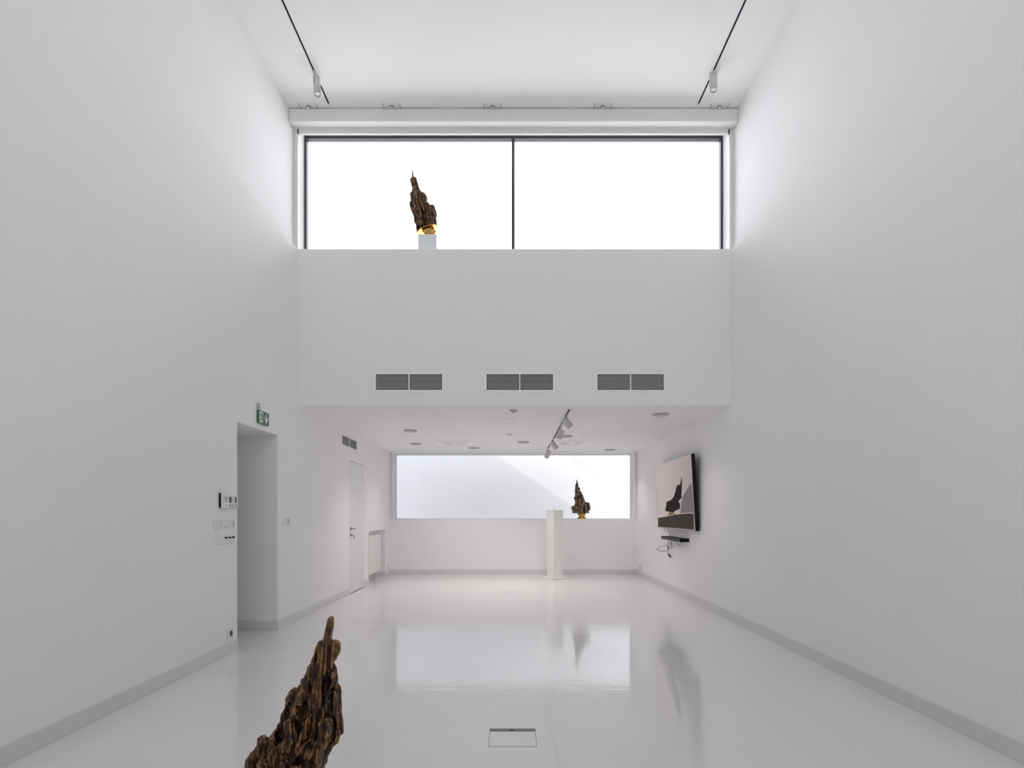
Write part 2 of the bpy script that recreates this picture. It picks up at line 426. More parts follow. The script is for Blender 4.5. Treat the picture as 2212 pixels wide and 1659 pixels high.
spot(TXR, D, z, P(1540.5, 160, D), P(1541.2, 196, D), P(1540.3, 158, D), .042, 'white cylinder spotlight hanging from the right ceiling track', sp_g)
lg = 'spotlights on the low ceiling track'
def low_spot(D, a, b, label, yaw=0.0, yd=0.0):
    s = P(*a, D); e = P(*b, D); e.y += yd
    c = (s * .7 + e * .3)
    spot(TX3, D, LOW, c, e, s, .047, label, lg)
low_spot(7.15, (1217, 904), (1233, 921), 'grey spotlight nearest the room on the low track, tilted to the right', yd=.03)
low_spot(7.85, (1213.5, 929), (1206, 947), 'second grey spotlight along the low track, tilted to the left', yd=.02)
low_spot(9.3, (1192, 955), (1203, 969), 'third grey spotlight along the low track, tilted to the right', yd=.02)
low_spot(10.75, (1186.5, 974), (1180, 989), 'last grey spotlight at the window end of the low track', yd=-.02)

# ------------------------------------------------------------------ low ceiling fittings
def cp(px, py):
    D = (LOW - EYE) * F / (VY - py); return (px - VX) * D / F, D
lamps = [(886.5, 929.5, 'nearest the left wall'), (899, 958, 'just left of the left square diffuser'),
         (1024, 967, 'right of the left square diffuser'), (1130.6, 954.5, 'in the middle of the ceiling'),
         (1223, 941.5, 'half hidden behind the second track spotlight'), (1317, 971, 'by the window on the right'),
         (1427, 894.5, 'largest, nearest the room on the right side')]
l0 = None; FILL = [16, 9, 11, 22, 21, 9, 5]
for px, py, where in lamps:
    x, y = cp(px, py); lab = 'pale grey round lamp on the low ceiling, ' + where
    if l0 is None:
        l0 = thing('ceiling_lamp', lab, 'ceiling lamp', (x, y, LOW), 'round lamps on the low ceiling')
        MB().lathe((x, y, LOW), (0, 0, -1), [(0, .112), (.012, .112), (.014, .108)], 48).build('base_ring', M['fixture'], l0)
        MB().lathe((x, y, LOW - .014), (0, 0, -1), [(0, .085), (.010, .090), (.014, .084), (.016, .06)], 48).build('diffuser', M['fixture'], l0)
    else: dup(l0, (x, y, LOW), lab)
    ld = bpy.data.lights.new('added_fill', 'SPOT'); ld.energy = FILL.pop(0); ld.color = (1, .93, .915)  # fill light added below each unlit-looking lamp to brighten the low room
    ld.spot_size = math.radians(114); ld.spot_blend = 1.0; ld.shadow_soft_size = .05
    lo = bpy.data.objects.new('added_fill', ld); COL.objects.link(lo); lo.location = (x, y, LOW - .09)
x, y = cp(1109.5, 886)
r = thing('smoke_detector', 'small round white smoke detector on the low ceiling near its front edge', 'smoke detector', (x, y, LOW))
MB().lathe((x, y, LOW), (0, 0, -1), [(0, .048), (.012, .05), (.016, .044)], 32).build('base', M['grey_plastic'], r)
MB().lathe((x, y, LOW - .016), (0, 0, -1), [(0, .022), (.016, .018), (.02, .01)], 24).build('sensor_head', M['grey_plastic'], r)
x, y = cp(1101, 938.5)
r = thing('ceiling_speaker', 'small white ringed disc flush in the middle of the low ceiling', 'detector', (x, y, LOW))
MB().lathe((x, y, LOW), (0, 0, -1), [(0, .070), (.006, .070), (.008, .06), (.003, .052)], 40).build('ring', M['white_plastic'], r)
MB().lathe((x, y, LOW - .002), (0, 0, -1), [(0, .034), (.008, .034), (.01, .028)], 32).build('centre', M['grey_plastic'], r)

def diffuser(px0, px1, py0, py1, label):
    xa, ya = cp(px0, py0); xb, _ = cp(px1, py0); _, yb = cp(px0, py1)
    cx, cy, s = (xa + xb) / 2, (ya + yb) / 2, (xb - xa) / 2
    t = thing('ceiling_diffuser', label, 'air diffuser', (cx, cy, LOW), 'square swirl diffusers on the low ceiling')
    q = MB(); h = .012; i = s * .93
    q.box(cx - s, cx + s, cy - s, cy - i, LOW - h, LOW).box(cx - s, cx + s, cy + i, cy + s, LOW - h, LOW)
    q.box(cx - s, cx - i, cy - i, cy + i, LOW - h, LOW).box(cx + i, cx + s, cy - i, cy + i, LOW - h, LOW)
    q.build('frame', M['frame_white'], t)
    MB().box(cx - i, cx + i, cy - i, cy + i, LOW - .006, LOW).build('face_plate', M['frame_white'], t)
    v = MB(); n = 20
    for k in range(n):
        a = 2 * math.pi * k / n
        for r0, r1, wd in ((.30, .56, .014), (.62, .86, .016)):
            c, d = Vector((math.cos(a), math.sin(a), 0)), Vector((-math.sin(a), math.cos(a), 0))
            o = Vector((cx, cy, LOW - .0075)); pts = [o + c * s * r0 - d * wd * .6, o + c * s * r1 - d * wd, o + c * s * r1 + d * wd * .1, o + c * s * r0 + d * wd * .2]
            v.prism(pts, (0, 0, .0012))
    v.build('slots', M['grey_plastic'], t, label='grey radial slots')
    v = MB()
    for k in range(n):
        a = 2 * math.pi * (k + .5) / n
        c, d = Vector((math.cos(a), math.sin(a), 0)), Vector((-math.sin(a), math.cos(a), 0))
        o = Vector((cx, cy, LOW - .010)); pts = [o + c * s * .3, o + c * s * .84 + d * .004, o + c * s * .84 + d * .014, o + c * s * .3 + d * .008]
        v.prism(pts, (0, 0, .002))
    v.build('blades', M['frame_white'], t)
diffuser(941, 1016, 951.7, 962, 'square white swirl air diffuser on the left of the low ceiling')
diffuser(1202, 1275, 951.7, 962, 'square white swirl air diffuser right of the track spotlights')

def hatch(px0, px1, py0, py1, label):
    xa, ya = cp(px0, py0); xb, _ = cp(px1, py0); _, yb = cp(px0, py1)
    t = thing('ceiling_hatch', label, 'access panel', ((xa + xb) / 2, (ya + yb) / 2, LOW), 'flush access panels in the low ceiling')
    MB().box(xa, xb, ya, yb, LOW - .004, LOW).build('lid', M['ceiling'], t)
    g = .005
    MB().box(xa - g, xa, ya - g, yb + g, LOW - .0012, LOW).box(xb, xb + g, ya - g, yb + g, LOW - .0012, LOW).box(xa, xb, yb, yb + g, LOW - .0012, LOW).build('joint', M['fixture'], t, label='thin grey joint')
hatch(1063, 1109, 903, 912.5, 'flush white access panel just behind the smoke detector')
hatch(1215, 1259, 921.5, 930.5, 'flush white access panel right of the nearest track spotlights')
hatch(1262, 1306, 933, 940.5, 'flush white access panel above the right square diffuser')
hatch(1346, 1388, 923.5, 929.5, 'flush white access panel on the right of the low ceiling')

# ------------------------------------------------------------------ air grilles in the high end wall
def grille(x0, x1, z0, z1, label):
    t = thing('air_grille', label, 'air grille', ((x0 + x1) / 2, Y1, z0), 'air grilles in the high end wall')
    e = .024; y = Y1
    q = MB().box(x0 - e, x1 + e, y - .007, y, z1, z1 + e * .75).box(x0 - e, x1 + e, y - .007, y, z0 - e, z0)
    q.box(x0 - e, x0, y - .007, y, z0, z1).box(x1, x1 + e, y - .007, y, z0, z1)
    q.build('frame', M['frame_white'], t, bevel=.0015)
    c = (x0 + x1) / 2
    MB().box(c - .007, c + .007, y - .004, y + .03, z0, z1).build('centre_bar', M['frame_white'], t)
    for a, b in ((x0, c - .007), (c + .007, x1)):
        q = MB(); nh, nv = 12, 26
        for k in range(1, nh): zz = z0 + (z1 - z0) * k / nh; q.box(a, b, y + .004, y + .018, zz - .0022, zz + .0022)
        for k in range(1, nv): xx = a + (b - a) * k / nv; q.box(xx - .0016, xx + .0016, y + .002, y + .016, z0, z1)
        q.build('louvre_grid', M['louvre'], t)
    MB().box(x0, x1, y + .10, y + .11, z0, z1).build('duct_back', M['duct'], t, label='dark duct behind the bars')
    q = MB().box(x0, x1, y + .02, y + .1, z1 - .002, z1).box(x0, x1, y + .02, y + .1, z0, z0 + .002).box(x0, x0 + .002, y + .02, y + .1, z0, z1).box(x1 - .002, x1, y + .02, y + .1, z0, z1)
    q.build('duct_lining', M['duct'], t)
for (a, b), wh in zip(gx, ('on the left', 'in the middle', 'on the right')):
    grille(a, b, GZ0, GZ1, 'wide double air grille %s of the high end wall below the window' % wh)

# small vent on the left wall
t = thing('wall_vent', 'small dark louvred vent on the left wall above the white door', 'vent', (XL, 8.53, 2.35))
ya, yb, za, zb = 8.13, 8.94, 2.345, 2.52; e = .022; x = XL
MB().box(x, x + .006, ya, yb, za, za + e).box(x, x + .006, ya, yb, zb - e, zb).box(x, x + .006, ya, ya + .04, za + e, zb - e).box(x, x + .006, yb - .02, yb, za + e, zb - e).box(x, x + .006, 8.52, 8.55, za + e, zb - e).build('frame', M['white_plastic'], t)
for a, b in ((ya + .04, 8.52), (8.55, yb - .02)):
    MB().box(x, x + .001, a, b, za + e, zb - e).build('dark_backing', M['duct'], t)
    q = MB()
    for k in range(1, 10): zz = za + e + (zb - za - 2 * e) * k / 10; q.box(x + .001, x + .005, a, b, zz - .0022, zz + .0022)
    q.build('louvres', M['louvre'], t)

# ------------------------------------------------------------------ exit sign
t = thing('exit_sign', 'green emergency exit sign with running figure and down arrow above the opening', 'sign', (XL, 5.556, 2.23))
y0, y1, z0, z1, xf = 5.444, 5.668, 2.229, 2.361, XL + .024
bd = MB().box(XL, xf, y0, y1, z0, z1).build('panel', M['green'], t, bevel=.001)
def su(u, v, d=.0008): return Vector((xf + d, y0 + u * (y1 - y0), z0 + v * (z1 - z0)))
def flat(name, m, polys, parent, d=.0008):
    q = MB()
    for p in polys: q.prism([su(u, v, d) for u, v in p], (.0006, 0, 0))
    return q.build(name, m, parent)
flat('doorway_symbol', M['sign_white'], [[(.06, .06), (.40, .06), (.40, .94), (.06, .94)]], t, 0)
circ = [(.27 + .030 * math.cos(a), .80 + .052 * math.sin(a)) for a in [i * math.pi / 6 for i in range(12)]]
flat('running_figure', M['green'], [circ,
     [(.15, .72), (.24, .74), (.29, .66), (.30, .44), (.22, .42), (.19, .60)],
     [(.15, .72), (.17, .66), (.11, .56), (.08, .60)],
     [(.28, .68), (.30, .62), (.44, .50), (.46, .54)],
     [(.22, .44), (.29, .46), (.26, .30), (.20, .20), (.17, .24), (.21, .34)],
     [(.20, .20), (.20, .26), (.05, .30), (.05, .25)],
     [(.26, .46), (.30, .44), (.36, .12), (.32, .08), (.29, .28)]], t, .0012)
flat('down_arrow', M['sign_white'], [[(.69, .92), (.77, .92), (.77, .34), (.86, .62), (.92, .62), (.92, .50), (.76, .10), (.70, .10), (.54, .50), (.54, .62), (.60, .62), (.69, .34)]], t, 0)
MB().box(XL, xf, y0, y0 + .035, z1, z1 + .07).build('cable_box', M['grey_plastic'], t, label='small grey box on top', bevel=.002)

# ------------------------------------------------------------------ things on the left wall beside the opening
def yl(px): return -XL * F / (VX - px)
def plate(name, label, cat, ya, yb, za, zb, th=.01, m='white_plastic', group=None):
    t = thing(name, label, cat, (XL, (ya + yb) / 2, za), group)
    MB().box(XL, XL + th, ya, yb, za, zb).build('plate', M[m], t, bevel=.003)
    return t
g1 = 'control units left of the opening'
t = thing('intercom', 'white wall intercom with dark back edge, left of the row beside the opening', 'intercom', (XL, 4.78, 1.345))
MB().box(XL, XL + .018, 4.745, 4.85, 1.352, 1.482).build('back_box', M['black'], t, label='black back box')
MB().box(XL + .018, XL + .034, 4.742, 4.858, 1.345, 1.49).build('body', M['white_plastic'], t, bevel=.006)
MB().box(XL + .034, XL + .035, 4.765, 4.835, 1.405, 1.455).build('screen', M['grey_plastic'], t, label='pale grey screen')
MB().lathe((XL + .034, 4.80, 1.372), (1, 0, 0), [(0, .006), (.002, .005)], 16).build('button', M['gap'], t)
for ya, yb, wh in ((4.872, 4.968, 'next to the intercom'), (4.972, 5.034, 'at the edge of the opening')):
    t = thing('thermostat', 'small white wall controller with dark window, ' + wh, 'controller', (XL, (ya + yb) / 2, 1.34), g1)
    MB().box(XL, XL + .022, ya, yb, 1.345, 1.465).build('body', M['white_plastic'], t, bevel=.004)
    m_ = ya + (yb - ya) * .42
    MB().box(XL + .022, XL + .023, ya + .006, m_, 1.398, 1.452).build('dark_window', M['dark_metal'], t)
    MB().box(XL + .022, XL + .023, m_ + .004, yb - .006, 1.398, 1.452).build('screen', M['fixture'], t)
    MB().box(XL + .022, XL + .024, ya + .006, yb - .01, 1.35, 1.386).build('key_panel', M['grey_plastic'], t)
zs, ze = 1.163, 1.245
t = plate('light_switch', 'single white wall switch plate, leftmost of the middle row by the opening', 'switch', 4.66, 4.745, zs, ze)
MB().prism([(XL + .010, 4.675, zs + .014), (XL + .016, 4.73, zs + .014), (XL + .010, 4.73, zs + .014)], (0, 0, .054)).build('rocker', M['white_plastic'], t)
t = plate('double_switch', 'wide white plate with two rocker switches in the middle row by the opening', 'switch', 4.775, 5.0, zs, ze)
MB().prism([(XL + .010, 4.80, zs + .016), (XL + .018, 4.86, zs + .016), (XL + .010, 4.86, zs + .016)], (0, 0, .052)).build('rocker', M['white_plastic'], t)
MB().box(XL + .010, XL + .0108, 4.80, 4.86, zs + .012, zs + .016).build('shadow_gap', M['gap'], t)
MB().prism([(XL + .010, 4.905, zs + .014), (XL + .018, 4.91, zs + .014), (XL + .010, 4.955, zs + .014)], (0, 0, .055)).build('rocker', M['white_plastic'], t)
MB().box(XL + .010, XL + .011, 4.955, 4.99, zs + .014, zs + .069).build('blank_insert', M['grey_plastic'], t)
t = plate('key_switch_panel', 'wide white plate with three black toggles, lowest beside the opening', 'switch', 4.70, 5.0, 1.025, 1.118)
MB().box(XL + .010, XL + .012, 4.74, 4.81, 1.042, 1.10).build('blank_insert', M['white_plastic'], t)
for k in range(3):
    yy = 4.838 + k * .062
    MB().lathe((XL + .010, yy, 1.078), (1, -.1, 0), [(0, .009), (.012, .008), (.020, .003)], 16).build('toggle', M['black'], t, label='black toggle')
t = plate('room_thermostat', 'single white switch plate alone on the wall right of the opening', 'switch', yl(612), yl(624.5), 1.16, 1.245, .012)
MB().box(XL + .012, XL + .016, yl(614.5), yl(618), 1.172, 1.232).build('rocker', M['white_plastic'], t)
MB().box(XL + .012, XL + .0165, yl(618.5), yl(622.5), 1.172, 1.236).build('dial_cover', M['grey_plastic'], t)
t = plate('power_socket', 'white power socket low on the left wall, just before the opening', 'socket', 4.88, 4.975, .14, .235, .012)
MB().lathe((XL + .012, 4.93, .190), (1, 0, 0), [(0, .026), (.0015, .024), (.0015, .018)], 24).build('socket_hole', M['dark_metal'], t, label='dark round socket')
t = plate('power_socket', 'small white socket by the far left corner near the floor', 'socket', 11.08, 11.20, .11, .225, .012)
MB().lathe((XL + .012, 11.14, .17), (1, 0, 0), [(0, .022), (.0015, .02)], 20).build('socket_hole', M['grey_plastic'], t)
t = thing('power_socket', 'small white socket by the far right corner near the floor', 'socket', (XR, 11.1, .11))
MB().box(XR - .012, XR, 11.0, 11.16, .10, .225).build('plate', M['white_plastic'], t, bevel=.003)
MB().lathe((XR - .012, 11.08, .17), (-1, 0, 0), [(0, .022), (.0015, .02)], 20).build('socket_hole', M['dark_metal'], t)

# ------------------------------------------------------------------ flush door
d = bpy.data.objects.new('door_1', None); COL.objects.link(d); d.location = (XL, DD[0], 0); d['kind'] = 'structure'
MB().box(XL - .045, XL - .001, DD[0] + .008, DD[1] - .006, .012, DD[2] - .008).build('door_leaf', M['door'], d, bevel=.001)
hy = DD[0] + .065
h = MB().lathe((XL - .001, hy, 1.053), (1, 0, 0), [(0, .026), (.008, .026), (.010, .022)], 28)
h.tube([(XL, hy, 1.053), (XL + .045, hy, 1.053), (XL + .052, hy + .012, 1.053), (XL + .052, hy + .13, 1.053)], .009, 12)
h.build('door_handle', M['steel'], d)
k = MB().lathe((XL - .001, hy, .952), (1, 0, 0), [(0, .026), (.007, .026), (.009, .021)], 28).build('lock_rosette', M['steel'], d)
q = MB().box(XL + .008, XL + .045, hy - .002, hy + .002, .945, .958).box(XL + .035, XL + .040, hy + .004, hy + .03, .925, .95)
q.tube([(XL + .04, hy, .95), (XL + .042, hy + .03, .935), (XL + .042, hy + .05, .90), (XL + .042, hy + .05, .875)], .006, 8).build('key', M['steel'], k)

# radiator cover panel standing in the niche
t = thing('radiator_cover', 'flat white panel in the low wall niche left of the far wall', 'panel', (XL - .03, 10.1, 0))
MB().box(XL - .022, XL - .002, 9.72, 10.575, .172, .886).build('panel', M['board'], t, bevel=.002)
for yy in (9.80, 10.45): MB().box(XL - .25, XL - .022, yy, yy + .03, .60, .63).build('wall_bracket', M['white_plastic'], t)
MB().box(XL - .10, XL - .05, 9.84, 9.88, 0, .61).build('leg', M['board'], t)
MB().box(XL - .10, XL - .05, 10.40, 10.44, 0, .61).build('leg', M['board'], t)

# ------------------------------------------------------------------ floor boxes
def floor_box(x0, x1, y0, y1, slot, label):
    t = thing('floor_box', label, 'floor box', ((x0 + x1) / 2, (y0 + y1) / 2, 0), 'socket boxes flush in the floor')
    g = .0022; zt = .0012
    MB().box(x0 + g, x1 - g, y0 + g, y1 - slot, 0, zt).build('lid', M['floor'], t)
    MB().box(x0, x0 + g, y0, y1, 0, zt * .8).box(x1 - g, x1, y0, y1, 0, zt * .8).box(x0 + g, x1 - g, y0, y0 + g * .7, 0, zt * .8).build('joint', M['dark_metal'], t, label='dark joint')
    MB().box(x0 + g, x1 - g, y1 - slot, y1, 0, zt * .9).build('cable_outlet', M['outlet'], t, label='grey metal strip along its far edge')
    if slot > .02:
        MB().box(x0 + .12, x0 + .145, y1 - slot * .8, y1 - slot * .25, zt * .9, zt * 1.4).build('latch', M['dark_metal'], t)
floor_box(-.136, .136, 2.965, 3.214, .046, 'square flush floor box with metal strip in the floor near the camera')
floor_box(-.145, .137, 8.64, 8.88, .02, 'small flush floor box far back in the middle of the floor')

# ------------------------------------------------------------------ pedestal
px, py, ang = .84, 10.62, math.radians(-32)
t = thing('pedestal', 'tall white square pedestal turned at an angle before the far wall', 'pedestal', (px, py, 0))
ang = math.radians(32)
MB().rbox((px, py), .345, .345, 0, .036, ang).build('base_slab', M['board'], t, bevel=.003)
MB().rbox((px, py), .232, .232, .036, .10, ang, .96).rbox((px, py), .215, .215, .10, 1.143, ang, 1.14).build('shaft', M['board'], t, bevel=.002)
MB().rbox((px, py), .238, .238, 1.143, 1.367, ang).build('top_block', M['board'], t, bevel=.002)
MB().lathe((px - .02, py, 1.367), (0, 0, 1), [(0, .009), (.045, .009), (.05, .006)], 12).build('pin', M['board'], t)

# ------------------------------------------------------------------ television
def tvx(z): return 2.58 - .058 * (z - 1.05)
def scr(px, py, d=0.0):
    z = 1.6
    for _ in range(6):
        x = tvx(z); D = x * F / (px - VX); z = EYE + (VY - py) * D / F
    return Vector((x - d, D, z))
def Z8(a, b, d=0.0): return scr(1380 + a / 6.381, 960 + b / 6.381, d)
TY0, TY1, TZ0, TZ1 = 7.505, 9.425, 1.05, 2.143
t = thing('television', 'large flat television tilted on the right wall showing a sculpture', 'television', (2.6, 8.46, 1.05))
MB().add([(tvx(z) + dx, y, z) for z in (TZ0, TZ1) for y in (TY0, TY1) for dx in (0, .052)],
         [(0, 1, 3, 2), (4, 6, 7, 5), (0, 4, 5, 1), (2, 3, 7, 6), (0, 2, 6, 4), (1, 5, 7, 3)]).build('body', M['black'], t, bevel=.002)
bz = MB()
def strip(y0, y1, z0, z1):
    bz.add([(tvx(z) + dx, y, z) for z in (z0, z1) for y in (y0, y1) for dx in (-.004, 0)], [(0, 1, 3, 2), (4, 6, 7, 5), (0, 4, 5, 1), (2, 3, 7, 6), (0, 2, 6, 4), (1, 5, 7, 3)])
e = .012
strip(TY0, TY0 + e * 2.2, TZ0, TZ1); strip(TY1 - e, TY1, TZ0, TZ1); strip(TY0 + e * 2.2, TY1 - e, TZ0, TZ0 + e); strip(TY0 + e * 2.2, TY1 - e, TZ1 - e, TZ1)
bz.build('bezel', M['steel'], t, label='thin silver bezel')

def screen_mat():
    m = bpy.data.materials.new('television_picture'); m.use_nodes = True
    nt = m.node_tree; L = nt.links; b = nt.nodes['Principled BSDF']
    b.inputs['Base Color'].default_value = (.003, .003, .003, 1); b.inputs['Roughness'].default_value = .5; b.inputs['Specular IOR Level'].default_value = .03
    tc = nt.nodes.new('ShaderNodeTexCoord')
    sp = nt.nodes.new('ShaderNodeSeparateXYZ'); L.new(tc.outputs['Generated'], sp.inputs[0])
    mp = nt.nodes.new('ShaderNodeMapping'); mp.inputs['Rotation'].default_value = (math.radians(35), 0, 0); mp.inputs['Scale'].default_value = (1, .7, 3)
    L.new(tc.outputs['Generated'], mp.inputs['Vector'])
    n = nt.nodes.new('ShaderNodeTexNoise'); n.inputs['Scale'].default_value = 1.6; n.inputs['Detail'].default_value = 2
    L.new(mp.outputs['Vector'], n.inputs['Vector'])
    a = nt.nodes.new('ShaderNodeMath'); a.operation = 'MULTIPLY_ADD'; a.inputs[1].default_value = .5
    L.new(n.outputs['Fac'], a.inputs[0]); L.new(sp.outputs['Y'], a.inputs[2])
    r = nt.nodes.new('ShaderNodeValToRGB'); e = r.color_ramp.elements
    e[0].position = .2; e[0].color = (.40, .34, .34, 1); e[1].position = 1.1; e[1].color = (.56, .48, .475, 1)
    L.new(a.outputs[0], r.inputs['Fac']); L.new(r.outputs['Color'], b.inputs['Emission Color'])
    b.inputs['Emission Strength'].default_value = .27
    return m
M['screen'] = screen_mat()
def scol(name, c, s=.27): return mat(name, (.003, .003, .003), .5, spec=.03, emit=c, estr=s)
pic = MB().add([(tvx(z) - .0025, y, z) for z in (TZ0 + e, TZ1 - e) for y in (TY0 + e * 2.2, TY1 - e)], [(0, 1, 3, 2)]).build('screen', M['screen'], t)
def shape(name, pts, m, d):
    MB().prism([Z8(a, b, d) for a, b in pts], (-.0006, 0, 0)).build(name, m, pic)
shape('pictured_shade', [(728, 530), (700, 570), (640, 660), (610, 720), (590, 800), (575, 955), (764, 950), (755, 760)], scol('picture_shade', (.185, .155, .17)), .0032)
shape('pictured_ledge', [(270, 1015), (330, 1003), (400, 990), (500, 969), (600, 958), (700, 951), (758, 952), (764, 1175), (269, 1135)], scol('picture_ledge', (.045, .033, .031)), .004)
shape('pictured_ledge_edge', [(270, 1015), (330, 1003), (400, 990), (500, 969), (600, 958), (700, 951), (758, 952), (758, 944), (700, 942), (600, 949), (500, 961), (400, 983), (330, 997), (270, 1010)], scol('picture_ledge_edge', (.60, .54, .54)), .0048)
shape('pictured_sculpture', [(597, 455), (590, 470), (583, 515), (572, 555), (535, 560), (518, 600), (510, 650), (490, 710), (470, 745), (435, 775), (395, 785), (380, 810), (385, 845), (372, 880), (372, 920), (410, 925), (485, 932), (520, 905), (570, 890), (572, 830), (568, 805), (550, 800), (560, 770), (597, 735), (592, 700), (597, 600), (601, 510)], scol('picture_sculpture', (.006, .0035, .0025)), .0056)
shape('pictured_gold_base', [(412, 926), (490, 931), (482, 945), (522, 962), (395, 980), (408, 965), (425, 950)], scol('picture_gold', (.20, .13, .03)), .0052)
MB().box(2.626, XR, 8.2, 8.7, 1.35, 1.85).build('wall_mount', M['black'], t)

# media box and cable below the television
t = thing('media_box', 'long black box on the right wall just below the television', 'media box', (2.6, 8.5, .87))
MB().box(2.517, XR, 8.01, 9.01, .868, .918).build('housing', M['black'], t, bevel=.002)
MB().box(2.514, 2.517, 8.01, 9.01, .870, .916).build('front_panel', M['dark_metal'], t)
def W8(a, b, X=2.60):
    px, py = 1380 + a / 6.381, 960 + b / 6.381; D = X * F / (px - VX); return Vector((X, D, EYE + (VY - py) * D / F))
def smooth_path(pts, n=6):
    out = []
    for i in range(len(pts) - 1):
        p0, p1, p2, p3 = pts[max(i - 1, 0)], pts[i], pts[i + 1], pts[min(i + 2, len(pts) - 1)]
        for k in range(n):
            u = k / n
            out.append(.5 * ((2 * p1) + (p2 - p0) * u + (2 * p0 - 5 * p1 + 4 * p2 - p3) * u * u + (3 * p1 - p0 - 3 * p2 + p3) * u ** 3))
    return out + [pts[-1]]
t = thing('cable', 'thin black cables with a loop hanging below the black box', 'cable', (2.62, 8.9, .6))
c1 = smooth_path([W8(a, b, 2.636) for a, b in ((404, 1172), (402, 1195), (420, 1220), (425, 1262))])
c2 = smooth_path([W8(a, b, 2.62) for a, b in ((408, 1320), (405, 1360), (390, 1400), (405, 1450), (360, 1470), (290, 1470), (252, 1445), (285, 1415), (350, 1395), (395, 1402), (408, 1440), (400, 1480), (410, 1520), (430, 1545))])
c3 = smooth_path([W8(a, b, 2.61) for a, b in ((448, 1335), (425, 1390), (408, 1425), (430, 1428), (455, 1418), (452, 1370), (446, 1338))])
c4 = smooth_path([W8(a, b, 2.61) for a, b in ((515, 1340), (530, 1365), (550, 1388), (580, 1372), (590, 1350))])
for c in (c1, c2, c3, c4): MB().tube(c, .0035, 8).build('wire', M['black'], t)
a, b = c2[-1], c2[-1] + Vector((0, -.02, -.03))
MB().tube([W8(403, 1500, 2.62), W8(418, 1525, 2.62), W8(436, 1552, 2.62)], [.006, .013, .011], 10).build('plug', M['black'], t)

